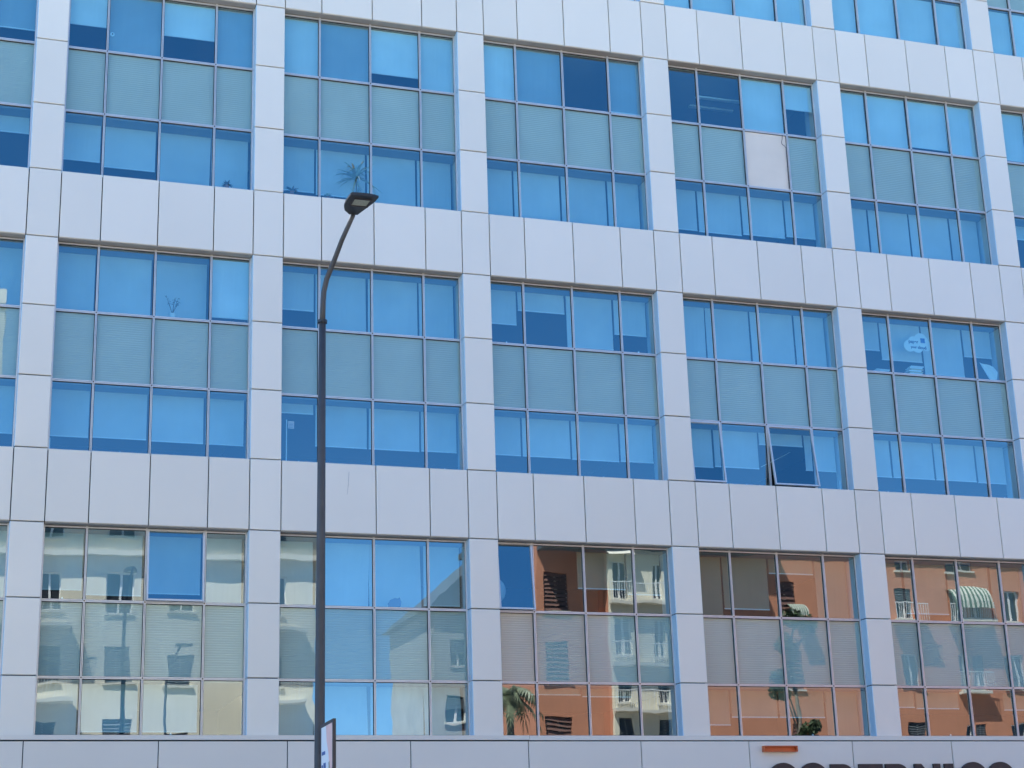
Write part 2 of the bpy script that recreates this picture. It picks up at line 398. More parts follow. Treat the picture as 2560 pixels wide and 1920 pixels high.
# blind drop seen in each light (share of the pane covered, 'n' = hung close to the glass, 'g' = grey fabric), open = opening angle
B = {}
def spec(k, i, *v):
    for j, q in enumerate(v): B[(k, i, j)] = q
F1 = (1.0, '')
spec(0, 0, F1, F1, F1, F1); spec(1, 0, F1, (.87, ''), (.87, ''), None); spec(2, 0, F1, F1, F1, F1)
spec(3, 0, None, (.17, ''), (.20, ''), (.0, '')); spec(4, 0, (.72, ''), (.57, ''), (.57, ''), F1); spec(5, 0, (.36, ''), (.38, ''), None, (.4, '')); spec(6, 0, F1, F1, F1, F1)
spec(0, 2, F1, F1, F1, F1); spec(1, 2, (.86, ''), (.92, ''), (.88, ''), F1); spec(2, 2, F1, F1, F1, (.95, ''))
spec(3, 2, None, None, (.63, ''), (.70, '')); spec(4, 2, F1, (.88, ''), (.30, ''), F1); spec(5, 2, F1, (.88, ''), F1, F1); spec(6, 2, F1, F1, F1, F1)
spec(0, 4, (.8, ''), (.8, ''), (.8, ''), (.78, '')); spec(1, 4, (.78, ''), (.77, ''), (.78, ''), (.78, '')); spec(2, 4, (.24, ''), (.72, ''), (.72, ''), (.71, ''))
spec(3, 4, (.70, ''), (.70, ''), (.71, ''), (.70, '')); spec(4, 4, (.72, ''), (.70, ''), (.29, ''), (.68, '')); spec(5, 4, (.72, ''), (.72, ''), (.72, ''), (.73, '')); spec(6, 4, (.7, ''), (.7, ''), (.7, ''), (.7, ''))
spec(0, 6, F1, F1, F1, (1.0, '')); spec(1, 6, F1, F1, F1, (.93, 'n')); spec(2, 6, (.72, ''), F1, F1, F1)
spec(3, 6, (.68, ''), (.43, ''), (.97, ''), (.70, '')); spec(4, 6, F1, F1, F1, F1); spec(5, 6, (.62, ''), (.77, ''), (.97, ''), (.60, '')); spec(6, 6, F1, F1, F1, F1)
spec(0, 8, (.4, 'g'), (.4, 'g'), (.4, 'g'), (.40, '')); spec(1, 8, (.74, ''), (.80, ''), F1, F1); spec(2, 8, (.88, ''), (.90, ''), F1, F1)
spec(3, 8, F1, F1, F1, F1); spec(4, 8, (.86, ''), (.87, ''), (.84, ''), (.80, '')); spec(5, 8, F1, F1, F1, F1); spec(6, 8, (.40, ''), (.4, ''), (.4, ''), (.4, ''))
spec(0, 10, (.8, 'ng'), (.8, 'ng'), (.8, 'ng'), (.80, 'ng')); spec(1, 10, (.60, 'n'), (1, 'ng'), (.60, 'n'), (1, 'ng')); spec(2, 10, (1, 'n'), (1, 'ng'), (.80, 'n'), (1, 'n'))
spec(3, 10, (.97, 'n'), (1, 'ng'), None, (.97, 'ng')); spec(4, 10, None, None, (.97, 'n'), (.50, 'n')); spec(5, 10, (1, 'n'), (1, 'n'), (.93, 'n'), (1, 'n')); spec(6, 10, (.96, 'n'), (1, 'n'), (1, 'n'), (1, 'n'))
for k in range(7):
    spec(k, 12, *[(1, 'n')]*4); spec(k, 14, *[(1, 'n')]*4)
OPEN = {(1, 2, 2): 4.0, (3, 2, 0): 5.5, (4, 4, 0): 6.5, (4, 4, 2): 8.0}
LABELS = {(1, 2, 2): 'top hung window opened a little, reflecting only blue sky', (3, 2, 0): 'opened dark blue window', (4, 4, 2): 'window opened widest, no blind low down'}

def make_field(k, i0, i1):
    fr = put('window_frame', frame_mesh(k, i0, i1, True), OFFICE)
    for l in range(i0, i1):
        glassrow = (l - i0) % 2 == 0 if i0 != 12 else True
        for j in range(4):
            x0, x1 = KX(k)+MX[j]+.02, KX(k)+MX[j+1]-.02
            z0, z1 = LV(l)+.022, LV(l+1)-.022
            if l == 0: z0 = LV(0)-.05
            w, h = x1-x0, z1-z0
            is_sp = l in (1, 5, 9, 13)
            tx, tz = random.gauss(0, .0009), random.gauss(0, .0006)
            if is_sp:
                if (k, l, j) == (4, 9, 2):
                    b = MB(); b.panel(w, h, .03, .004); o = b.build('insulating_board', M['board'], fr, (x0, YG-.012, z0))
                    tag(o, 'plain white board where a glass spandrel is missing'); continue
                put('spandrel_pane', pane_mesh(w, h, random.gauss(0, .0002), .0003, 'spandrel_pane', M['sglass'], tx*.6, tz*.6), fr, (x0, YG, z0))
                put('spandrel_panel', corr_mesh(w, h), fr, (x0, YG+.035, z0))
                continue
            ang = OPEN.get((k, l, j), 0)
            pm = pane_mesh(w, h, random.gauss(.0001, .0003), .0003, 'window_pane', M['glass'], tx, tz)
            if ang:
                b = MB(); t = .038
                b.box(0, t, -.04, .02, 0, h); b.box(w-t, w, -.04, .02, 0, h); b.box(t, w-t, -.04, .02, 0, t); b.box(t, w-t, -.04, .02, h-t, h)
                b.v = [(a, c, d-h) for a, c, d in b.v]; sm = b.mesh('sash', M['frame'])
                s = put('sash', sm, fr, (x0, YG-.02, z1)); s.rotation_euler = (-math.radians(ang), 0, 0)
                for v in pm.vertices: v.co.z -= h
                p = put('window_pane', pm, fr, (x0, YG-.02, z1)); p.rotation_euler = (-math.radians(ang), 0, 0)
                if (k, l, j) in LABELS: p['label'] = LABELS[(k, l, j)]
            else:
                put('window_pane', pm, fr, (x0, YG, z0))
            sp = B.get((k, l, j))
            if sp is None: continue
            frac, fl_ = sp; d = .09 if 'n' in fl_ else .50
            top = ceil_z(l)
            if 'n' in fl_: top = LV(l+1) - .03
            zg = LV(l+1) - .05 - frac*(LV(l+1)-LV(l) - .08) if l > 0 else LV(1)-.05-frac*(L1-.0)
            zb = zg + (zg-1.6)/39.67*d
            if frac >= 1.0: zb = LV(l) - (.1 if 'n' in fl_ else .35)
            if top - zb < .02: continue
            mg = .012 if 'n' in fl_ else .026
            b = MB(); bw0, bw1 = x0-.02+mg, x1+.02-mg
            skew = random.gauss(0, .004)
            if random.random() < .18 and frac >= 1: skew = random.choice((-1, 1))*random.uniform(.02, .05)
            nseg = 8; yb = YG + d
            for q in range(nseg):                # cloth, very slightly curved
                c0, c1 = bw0+(bw1-bw0)*q/nseg, bw0+(bw1-bw0)*(q+1)/nseg
                e0, e1 = .006*math.sin(q*1.1+k), .006*math.sin((q+1)*1.1+k)
                b.quad((c0, yb+e0, zb), (c1, yb+e1, zb), (c1+skew, yb, top), (c0+skew, yb, top))
            if frac < 1.0:
                b.cur = 1; b.box(bw0, bw1, yb-.014, yb+.012, zb-.028, zb)
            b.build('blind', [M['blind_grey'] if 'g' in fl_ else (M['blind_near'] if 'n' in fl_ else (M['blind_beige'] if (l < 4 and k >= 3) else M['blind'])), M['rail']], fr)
            if (k+j+l) % 3 == 0 and d > .3 and frac < .95:
                hb = MB(); c = (x0+x1)/2; hb.prism([(c-.035, LV(l)+.028), (c+.035, LV(l)+.028), (c+.008, LV(l)+.085), (c-.008, LV(l)+.085)], 'y', YG+.012, YG+.03)
                hb.build('window_handle', M['rail'], fr)
    return fr
for k in range(BK0, BK1+1):
    make_field(k, 0, 3); make_field(k, 4, 7); make_field(k, 8, 11)
    if k >= 2: make_field(k, 12, 15)
# plain glazing outside the picture
fg = MB(); ff = MB()
for k in list(range(-2, BK0)) + list(range(BK1+1, 10)) + [0, 1]:
    for (a, b_) in ((0, 3), (4, 7), (8, 11), (12, 15)):
        if k in (0, 1) and a != 12: continue
        x = KX(k); fg.quad((x+CW, YG, LV(a)), (x+P, YG, LV(a)), (x+P, YG, LV(b_)), (x+CW, YG, LV(b_)))
        for j in (1, 2, 3): ff.box(x+MX[j]-.026, x+MX[j]+.026, YF, YG-.003, LV(a), LV(b_))
        for l in range(a+1, b_): ff.box(x+CW, x+P, YF+.004, YG-.003, LV(l)-.026, LV(l)+.026)
tag(fg.build('glazing_continuation', M['glass'], OFFICE), kind='stuff'); tag(ff.build('mullion_continuation', M['frame'], OFFICE), kind='stuff')

b = MB(); b.quad((-3.022, -.0025, 11.52), (-3.012, -.0025, 11.50), (-2.995, -.0025, 11.80), (-3.005, -.0025, 11.82)); b.quad((-3.05, -.0025, 11.25), (-3.044, -.0025, 11.25), (-3.012, -.0025, 11.50), (-3.022, -.0025, 11.52))
M['faint'] = mat('faint_stain', (0.42, 0.42, 0.41), 0.8); b.build('stain', M['faint'], OFFICE)
# hanging cable beside the white board
b = MB(); cxx, cz = KX(4)+MX[3]-.05, LV(10)
b.tube([(cxx-.10, YF-.01, cz-.03), (cxx-.12, YF-.03, cz-.16), (cxx-.155, YF-.035, cz-.27), (cxx-.14, YF-.035, cz-.33), (cxx-.05, YF-.03, cz-.38), (cxx-.02, YF-.02, cz-.42), (cxx-.015, YF-.01, cz-1.0), (cxx-.02, YF-.01, cz-1.66)], .009, 6)
tag(b.build('cable', M['cable']), 'loose grey cable looping beside the plain white board', 'cable')
b = MB(); b.box(-.02, .05, .10, .19, 6.83, 6.99); b.box(.0, .03, .05, .10, 6.87, 6.95)
tag(b.build('wall_bracket', M['lampgrey']), 'small grey bracket at a column edge beside the lowest spandrel row', 'bracket')

# ------------------------------------------------------------------ sign: orange bar and big letters
def sign():
    yb = -.15
    b = MB(); x0, x1, z0, z1 = 7.44, 8.37, 5.135, 5.282; y0 = yb-.13
    b.box(x0, x1, yb-.03, yb-.002, z0, z1)
    b.box(x0, x0+.03, y0, yb-.03, z0, z1); b.box(x1-.03, x1, y0, yb-.03, z0, z1); b.box(x0+.03, x1-.03, y0, yb-.03, z0, z0+.022); b.box(x0+.03, x1-.03, y0, yb-.03, z1-.022, z1)
    tag(b.build('sign_bar', M['orange']), 'small orange box bar mounted on the white fascia above the letters', 'sign')
    root = thing('building_sign', 'row of large dark brown raised letters reading COPERNICO on the white fascia', 'sign', (11.0, yb, 4.0))
    TZ, Hh, T = 4.86, .80, .19
    def ring(cx, rx, rz, gap):
        b = MB(); n = 40; cz = TZ-Hh/2+.01; a0, a1 = (math.radians(38), math.radians(322)) if gap else (0, 2*PI)
        po = [(cx+rx*math.cos(a0+(a1-a0)*t/n), cz+rz*math.sin(a0+(a1-a0)*t/n)) for t in range(n+1)]
        pi_ = [(cx+(rx-T)*math.cos(a0+(a1-a0)*t/n), cz+(rz-T)*math.sin(a0+(a1-a0)*t/n)) for t in range(n+1)]
        for t in range(n): b.prism([po[t], po[t+1], pi_[t+1], pi_[t]], 'y', -.08, .0)
        return b
    def stems(*polys):
        b = MB()
        for i, p in enumerate(polys): b.prism(p, 'y', -.08-.0007*i, .0)
        return b
    def rc(x0, x1, z0, z1): return [(x0, z0), (x1, z0), (x1, z1), (x0, z1)]
    z1, z0 = TZ-.03, TZ-Hh+.03
    def bowl(x, zc, rx, rz):
        n = 16; out = [(x, zc+rz)] + [(x+rx*math.sin(PI*t/n), zc+rz*math.cos(PI*t/n)) for t in range(n+1)] + [(x, zc-rz)]
        inn = [(x+(rx-T*.9)*math.sin(PI*t/n), zc+(rz-T*.75)*math.cos(PI*t/n)) for t in range(n+1)]
        o2 = [(x+rx*math.sin(PI*t/n), zc+rz*math.cos(PI*t/n)) for t in range(n+1)]
        return [[o2[t], o2[t+1], inn[t+1], inn[t]] for t in range(n)]
    L = []
    L.append(ring(7.965, .42, Hh/2, True)); L.append(ring(8.79, .42, Hh/2, False))
    L.append(stems(rc(9.28, 9.28+T, z0, z1), rc(9.28+T, 9.62, z1-T*.75, z1), rc(9.28+T, 9.62, z1-.46, z1-.46+T*.75), *bowl(9.62, z1-.23, .28, .23)))
    L.append(stems(rc(10.09, 10.09+T, z0, z1), rc(10.09+T, 10.76, z1-.15, z1), rc(10.09+T, 10.70, (z0+z1)/2-.07, (z0+z1)/2+.07), rc(10.09+T, 10.76, z0, z0+.15)))
    L.append(stems(rc(10.85, 10.85+T, z0, z1), rc(10.85+T, 11.20, z1-T*.75, z1), rc(10.85+T, 11.20, z1-.46, z1-.46+T*.75), *bowl(11.20, z1-.23, .28, .23), [(11.14, z1-.44), (11.32, z1-.44), (11.54, z0), (11.31, z0)]))
    L.append(stems(rc(11.69, 11.69+T, z0, z1), rc(12.25, 12.25+T, z0, z1), [(11.69+T, z1), (11.69+T, z1-.30), (12.25, z0), (12.25, z0+.30)]))
    L.append(stems(rc(12.57, 12.82, z0, z1)))
    L.append(ring(13.42, .42, Hh/2, True)); L.append(ring(14.24, .42, Hh/2, False))
    for b in L:
        b.v = [(x-11.0, y, z-4.0) for x, y, z in b.v]; b.build('letter', M['letter'], root)
sign()

# ------------------------------------------------------------------ things inside the windows
def leaf_strip(b, p0, d, length, w, droop, n=5):
    d = Vector(d).normalized(); p = Vector(p0); side = d.cross(Vector((0, 0, 1)))
    side = side.normalized() if side.length > .01 else Vector((1, 0, 0)); prev = None
    for i in range(n+1):
        t = i/n; ww = w*math.sin(PI*min(1, .15+t*.85))*.5+.001
        q = p + d*length*t + Vector((0, 0, -droop*length*t*t))
        a, c = q-side*ww, q+side*ww
        if prev: b.quad(prev[0], prev[1], c, a)
        prev = (a, c)
def potted(name, label, loc, pot_m, leaf_m, pot_r, pot_h, kind, size):
    r = thing(name, label, 'plant', loc, 'potted plants on the window sills')
    b = MB(); b.tube([(0,0,0), (0,0,pot_h*.9), (0,0,pot_h)], [pot_r*.75, pot_r, pot_r*1.08], 14); b.build('pot', pot_m, r, smooth=False)
    b = MB(); st = MB(); rnd = random.Random(len(label))
    if kind == 'spiky':
        st.tube([(0,0,pot_h), (.01,0,pot_h+size*.25), (0,0,pot_h+size*.5)], .018, 8)
        for i in range(46):
            a = rnd.uniform(0, 2*PI); e = rnd.uniform(-.3, 1.3)
            leaf_strip(b, (0,0,pot_h+size*(.45+.12*rnd.random())), (math.cos(a)*math.cos(e), .6*math.sin(a)*math.cos(e), math.sin(e)), size*rnd.uniform(.45, .85), .055, rnd.uniform(.2, .9))
        for i in range(10):
            a = rnd.uniform(0, 2*PI); leaf_strip(b, (0,0,pot_h), (math.cos(a)*.6, .4*math.sin(a), 1), size*.35, .03, .3)
    elif kind == 'branch':
        for i in range(7):
            a = rnd.uniform(0, 2*PI); h = size*rnd.uniform(.6, 1)
            pts = [(0,0,pot_h), (math.cos(a)*.06, .02*math.sin(a), pot_h+h*.4), (math.cos(a)*size*.35, .05*math.sin(a), pot_h+h)]
            st.tube(pts, [.008, .006, .003], 5)
            for q in range(7):
                t = rnd.uniform(.4, 1); p = Vector(pts[1]).lerp(Vector(pts[2]), t); leaf_strip(b, p, (rnd.uniform(-1,1), rnd.uniform(-.4,.4), rnd.uniform(-.2,1)), size*.13, .03, .3, 3)
    else:
        for i in range(26):
            a = rnd.uniform(0, 2*PI); e = rnd.uniform(.0, 1.4)
            leaf_strip(b, (0,0,pot_h), (math.cos(a)*math.cos(e), .6*math.sin(a)*math.cos(e), math.sin(e)), size*rnd.uniform(.6, 1), .05, rnd.uniform(.2, .7))
        st.tube([(0,0,pot_h*.5), (0,0,pot_h+size*.2)], .01, 6)
    st.build('stem', M['bark'], r); b.build('leaves', leaf_m, r)
potted('potted_plant', 'tall spiky potted plant behind the window next to the street lamp head', (-2.64, .62, 18.72), M['pot'], M['plant'], .10, .62, 'spiky', .98)
potted('potted_plant', 'thin branching plant in a white pot on the sill', (-7.26, .50, 15.55), M['wpot'], M['dryplant'], .085, .12, 'branch', .46)
potted('potted_plant', 'low dark leafy plant at the bottom corner of a blind covered window', (-6.0, .46, 19.10), M['pot'], M['dryplant'], .06, .08, 'low', .24)
potted('potted_plant', 'tiny dark plant on the sill left of the spiky plant', (-4.35, .46, 19.12), M['pot'], M['dryplant'], .05, .08, 'low', .26)
potted('potted_plant', 'small plant with curved pale leaf at the foot of the spiky plant', (-3.42, .50, 19.10), M['pot'], M['plant'], .05, .06, 'low', .22)
# shelves that carry them (window boards)
b = MB()
for i in (2, 4, 6, 8, 10, 12): b.box(XL, XR, YG+.02, YG+.16, LV(i)-.03, LV(i)+.0)
b.build('window_board', M['lampgrey'], OFFICE)

b = MB(); b.tube([(-8.963, .385, 22.948), (-8.963, .40, 22.948)], .055, 18)
b.cur = 1; b.tube([(-8.955, .375, 22.955), (-8.955, .3849, 22.955)], .016, 10)
tag(b.build('window_disc', [M['wpot'], M['gasket']]), 'small round white disc with a dark centre on the window at the upper left', 'disc')  # plain white disc fixed to the window pane
# cloud sign
def cloud():
    r = thing('cloud_sign', 'white cloud shaped sign reading paper and your cloud in the window', 'sign', (13.42, .345, 16.2))
    circ = [(-.24, .16, .175), (-.10, .30, .15), (.14, .36, .20), (.30, .20, .16), (.02, .15, .18), (.25, .34, .13)]
    pts = []
    for i in range(64):                          # outer hull of the overlapping puffs
        a = 2*PI*i/64; d = (math.cos(a), math.sin(a)); best = 0
        for cx_, cz_, rr in circ:
            ox, oz = cx_-.03, cz_-.24; bq = ox*d[0]+oz*d[1]; disc = bq*bq-(ox*ox+oz*oz-rr*rr)
            if disc > 0: best = max(best, bq+math.sqrt(disc))
        pts.append((.03+d[0]*best, .24+d[1]*best))
    b = MB(); b.prism(pts, 'y', 0, .012); b.build('cloud_board', M['paper'], r)
    def text(s, x, z, size, off=0.0):
        cu = bpy.data.curves.new('lettering', 'FONT'); cu.body = s; cu.size = size; cu.extrude = .001; cu.offset = off
        o = bpy.data.objects.new('tmp', cu); COL.objects.link(o)
        dg = bpy.context.evaluated_depsgraph_get(); me = bpy.data.meshes.new_from_object(o.evaluated_get(dg)); bpy.data.objects.remove(o)
        me.name = 'lettering'; me.materials.clear(); me.materials.append(M['ink'])
        t = put('lettering', me, r, (x, -.003, z)); t.rotation_euler = (PI/2, 0, 0)
    text('paper', -.26, .25, .135, .004); text('your', -.20, .10, .10, .003); text('cloud', .02, .09, .125, .004)
    b = MB(); b.box(.13, .27, -.004, -.001, .27, .41); b.build('icon', M['bprint'], r)
cloud()
# rolled sheet and papers
b = MB(); n = 8
for i in range(n):
    t0, t1 = i/n, (i+1)/n
    def pt(t, s):
        xa = 15.50 + .48*math.sin(t*PI/2) + (0 if s else 0)
        return (15.73+(xa-15.73)*1.0 if 0 else (15.46+.30*t if s else 15.73+.26*t), .42+.06*math.sin(PI*t), (16.06-.05*t*t-.0*t if s else 15.58))
    b.quad(pt(t0, 0), pt(t1, 0), pt(t1, 1), pt(t0, 1))
b.quad((15.76, .42, 16.01), (15.99, .44, 15.58), (16.02, .40, 15.80), (15.90, .41, 15.95))
tag(b.build('paper_sheet', M['paper']), 'large white sheet of paper leaning in the right hand corner of a window', 'paper')
b = MB()
for i, (dx, c) in enumerate([(0, 0), (.03, 1), (-.02, 0), (.05, 1), (.02, 0), (.07, 0)]):
    b.cur = c; b.box(13.15+dx, 13.55+dx, .42, .66, 15.56+i*.042, 15.56+i*.042+.034)
tag(b.build('paper_stack', [M['paper'], M['tan']]), 'untidy stack of white and tan papers under the cloud sign', 'papers')
b = MB()
for i, (dx, w) in enumerate([(0, .35), (.15, .30), (.05, .42)]): b.box(12.05+dx, 12.05+dx+w, .42, .6, 15.555+i*.03, 15.555+i*.03+.022)
tag(b.build('paper_pile', M['paper']), 'low pile of white papers on the sill left of the cloud sign window', 'papers')
b = MB()
pts = [(0, -.01), (-.17, -.01), (-.18, .07), (-.13, .15), (-.05, .19), (.04, .185), (.08, .21), (.10, .16), (.12, .10), (.10, -.01)]
b.prism([(x_-1.74, z_+8.66) for x_, z_ in pts], 'y', .42, .56)
tag(b.build('cushion', M['bluefelt']), 'dark blue rounded soft shape on the sill of a pale blind window', 'cushion')
r = thing('globe_lamp', 'large round pale lamp shade half seen in the open dark blue window', 'lamp', (.80, .75, 9.15))
b = MB(); n = 20; b.tube([(0,0,-.34+.68*i/n) for i in range(n+1)], [max(.01, .34*math.sqrt(max(0, 1-(2*i/n-1)**2))) for i in range(n+1)], 28); b.build('lamp_shade', M['lampgrey'], r, smooth=True)
b = MB(); b.tube([(0,0,.33), (0,0,.95)], .008, 6); b.build('cord', M['cable'], r)
b = MB(); b.tube([(8.86, 1.5, 12.92), (9.80, 1.52, 13.39)], .012, 6)
tag(b.build('pendant_bar', M['rail']), 'thin sloping white pendant light bar inside the widest open window', 'rail')  # sloping bar stands for a linear pendant light
for q, (x, z, l_) in enumerate([(8.3, 23.80, 1.6), (8.5, 23.96, 1.7)]):
    b = MB(); b.box(x-.7, x+.7, 1.3+q*.9, 1.42+q*.9, z, z+.05)
    tag(b.build('ceiling_light', M['rail']), ('nearer' if q == 0 else 'farther')+' long unlit ceiling light inside the dark upper window beside the bright blind', 'ceiling light', 'ceiling lights in the dark office')
b = MB(); b.box(-4.42, -4.395, .62, .65, 12.05, 13.22); tag(b.build('window_pole', M['rail']), 'thin upright white pole behind the dark window left of the street lamp', 'pole')
b = MB(); b.box(-4.37, -4.22, .62, .626, 12.99, 13.18); b.cur = 1
for i in range(4): b.box(-4.345, -4.25, .616, .6199, 13.02+i*.035, 13.03+i*.035)
tag(b.build('notice', [M['pink'], M['gprint']]), 'small pinkish notice hung inside the dark window left of the street lamp', 'notice')
b = MB(); b.box(-10.0, -9.975, .55, .575, 12.05, 12.42); tag(b.build('bottle_stand', M['rail']), 'thin white upright stick on the sill below the leftmost lowered blinds', 'stick')
b = MB(); b.box(10.72, 10.745, .6, .625, 12.05, 12.42); tag(b.build('upright_stick', M['rail']), 'thin white upright stick right of the open windows', 'stick')

# ------------------------------------------------------------------ street lamp with its banner
def street_lamp():
    x0, y0 = -6.70, -13.56
    r = thing('street_lamp', 'tall dark grey street lamp with a bent arm and a flat lamp head', 'street lamp', (x0, y0, -.12), 'street lamps')
    b = MB(); b.tube([(0,0,.9), (.0,0,4), (.02,0,8), (.035,0,10.9)], [.088, .079, .066, .055], 20); b.build('pole', M['pole'], r, smooth=True)
    b = MB(); b.tube([(0,0,0), (0,0,.05)], .22, 20); b.tube([(0,0,.05), (0,0,.95)], [.12, .105], 20); b.build('base', M['pole'], r)
    pts = [(-6.665,-13.56,10.75), (-6.656,-13.56,11.1), (-6.648,-13.58,11.28), (-6.617,-13.66,11.48), (-6.550,-13.86,11.70), (-6.481,-14.16,11.975), (-6.40,-14.60,12.24)]
    b = MB(); b.tube([(p[0]-x0, p[1]-y0, p[2]+.12) for p in pts], [.047, .045, .044, .043, .041, .038, .036], 16); b.build('arm', M['pole'], r, smooth=True)
    b = MB(); b.tube([(.035,0,10.87), (.035,0,10.92)], .078, 16); b.build('collar', M['head'], r)
    out = [(-6.616,-15.349), (-6.456,-15.372), (-6.311,-15.371), (-6.171,-15.341), (-6.19,-15.141), (-6.266,-14.825), (-6.326,-14.581), (-6.459,-14.574), (-6.568,-14.72), (-6.614,-14.871), (-6.631,-15.063)]
    hd = thing('lamp_head', None, None); del_keys(hd); hd.parent = r
    zh = 12.257+.12
    b = MB(); o2 = [(px-x0, py-y0) for px, py in out]; cx_ = sum(p[0] for p in o2)/len(o2); cy_ = sum(p[1] for p in o2)/len(o2)
    b.prism(o2, 'z', zh, zh+.035); b.prism([(cx_+(p[0]-cx_)*.86, cy_+(p[1]-cy_)*.86) for p in o2], 'z', zh+.035, zh+.065)
    for i in range(6):                            # cooling fins on top
        yy = cy_-.22+i*.07; b.box(cx_-.13, cx_+.13, yy, yy+.012, zh+.065, zh+.08)
    b.build('housing', M['head'], hd)
    q = [(-6.513,-15.209), (-6.272,-15.218), (-6.282,-14.974), (-6.518,-14.968)]
    b = MB(); b.prism([(a-x0, c-y0) for a, c in q], 'z', zh-.006, zh-.001); b.build('lens', M['led'], hd)
    b = MB(); e = .025
    xs = [a-x0 for a, c in q]; ys = [c-y0 for a, c in q]; X0, X1, Y0, Y1 = min(xs)-e, max(xs)+e, min(ys)-e, max(ys)+e
    b.box(X0, X1, Y0, Y0+.02, zh-.018, zh-.001); b.box(X0, X1, Y1-.02, Y1, zh-.018, zh-.001); b.box(X0, X0+.02, Y0+.02, Y1-.02, zh-.018, zh-.001); b.box(X1-.02, X1, Y0+.02, Y1-.02, zh-.018, zh-.001)
    b.build('lens_frame', M['pframe'], hd)
    # advertising panel clamped to the pole, seen almost edge on
    a = thing('advertising_panel', 'narrow framed advertising panel clamped to the street lamp pole, white and pink', 'sign', (-6.70, -13.70, 2.4))
    A = Vector((-.003, -.03, 0)); Bv = Vector((-.027, -.98, 0)); W = (Bv-A).length; ang = math.atan2((Bv-A).y, (Bv-A).x)
    def pp(nm, m_, u0, u1, z0, z1, t0=-.03, t1=.03):
        b = MB(); b.box(u0, u1, t0, t1, z0, z1); o = b.build(nm, m_, a, (A.x, A.y, 0)); o.rotation_euler = (0, 0, ang); return o
    Ht = 1.92
    pp('frame_bar', M['pframe'], 0, .05, 0, Ht, -.022, .022); pp('frame_bar', M['pframe'], W-.06, W, 0, Ht, -.022, .022); pp('frame_bar', M['pframe'], .05, W-.06, 0, .05, -.022, .022); pp('frame_bar', M['pframe'], .05, W-.06, Ht-.05, Ht, -.022, .022)
    pp('poster', M['lblue'], .05, W-.06, .05, Ht-.05, -.018, .018)
    pos = MB(); n = 14; x_a = .5
    outl = [(W-.06, .05), (W-.06, Ht-.05), (.42, Ht-.05), (.47, Ht-.28), (.60, Ht-.45), (.66, Ht-.62), (.58, Ht-.78), (.66, Ht-.95), (.60, Ht-1.25), (.55, .05)]
    b = MB(); b.prism([(p[0], p[1]) for p in outl], 'y', -.0205, -.0183); o = b.build('print', M['pink'], a, (A.x, A.y, 0)); o.rotation_euler = (0, 0, ang)
    b = MB(); b.prism([(.62, Ht-.60), (.68, Ht-.58), (.71, Ht-.68), (.64, Ht-.72)], 'y', -.0232, -.0208); o = b.build('print', M['hair'], a, (A.x, A.y, 0)); o.rotation_euler = (0, 0, ang)
    for (u0, u1, z0, z1, mm) in [(.12, .36, Ht-.46, Ht-.41, 'bprint'), (.10, .20, Ht-.68, Ht-.60, 'bprint'), (.24, .40, Ht-.70, Ht-.58, 'bprint'), (.18, .36, Ht-.84, Ht-.76, 'bprint'), (.10, .32, Ht-1.04, Ht-1.01, 'gprint'), (.12, .36, Ht-1.11, Ht-1.08, 'gprint'), (.10, .38, Ht-1.19, Ht-1.16, 'gprint')]:
        pp('print', M[mm], u0, u1, z0, z1, -.0232, -.0208)
    b = MB(); b.box(-.02, .06, .06, .14, .3, .36); b.box(-.02, .06, .06, .14, 1.5, 1.56); b.build('clamp', M['pframe'], a)
def del_keys(o):
    for k in list(o.keys()): del o[k]
street_lamp()

# ------------------------------------------------------------------ the far side of the street (seen mirrored in the windows)
YB = -44.0
def wall_with_holes(x0, x1, z0, z1, holes, y, th, m_, parent, name='wall'):
    xs = sorted({x0, x1, *[h[0] for h in holes], *[h[1] for h in holes]}); zs = sorted({z0, z1, *[h[2] for h in holes], *[h[3] for h in holes]})
    xs = [v for v in xs if x0 <= v <= x1]; zs = [v for v in zs if z0 <= v <= z1]
    b = MB()
    for i in range(len(xs)-1):
        for j in range(len(zs)-1):
            cx_, cz_ = (xs[i]+xs[i+1])/2, (zs[j]+zs[j+1])/2
            if any(h[0] < cx_ < h[1] and h[2] < cz_ < h[3] for h in holes): continue
            b.box(xs[i], xs[i+1], y-th, y, zs[j], zs[j+1])
    return b.build(name, m_, parent)
def far_window(h, y, parent, kind, trim=None):
    x0, x1, z0, z1 = h; b = MB(); t = .07; yy = y-.14
    b.box(x0, x0+t, yy-.05, yy, z0, z1); b.box(x1-t, x1, yy-.05, yy, z0, z1); b.box(x0+t, x1-t, yy-.05, yy, z1-t, z1); b.box(x0+t, x1-t, yy-.05, yy, z0, z0+t)
    b.box((x0+x1)/2-.05, (x0+x1)/2+.05, yy-.045, yy+.005, z0+t, z1-t)
    w = b.build('window', M['wframe'], parent)
    q = MB(); q.box(x0+t, x1-t, yy-.09, yy-.06, z0+t, z1-t); q.build('pane', M['dkglass'], w)
    if kind in ('shut', 'half', 'brown'):
        zz = z0+.03 if kind != 'half' else z0+(z1-z0)*.5
        s = MB(); n = max(2, int((z1-zz)/(.22 if kind == 'brown' else .11)))
        for i in range(n):
            a = zz+i*(z1-zz)/n; s.quad((x0+.02, y-.11, a+(z1-zz)/n), (x1-.02, y-.11, a+(z1-zz)/n), (x1-.02, y-.03, a+.02), (x0+.02, y-.03, a+.02))
        s.build('shutter', M['brown'] if kind == 'brown' else M['shutter'], w)
    s = MB(); s.box(x0-.12, x1+.12, y-.12, y+.10, z0-.10, z0-.001); s.build('sill', M['stone'] if trim is None else M[trim], w)
    return w
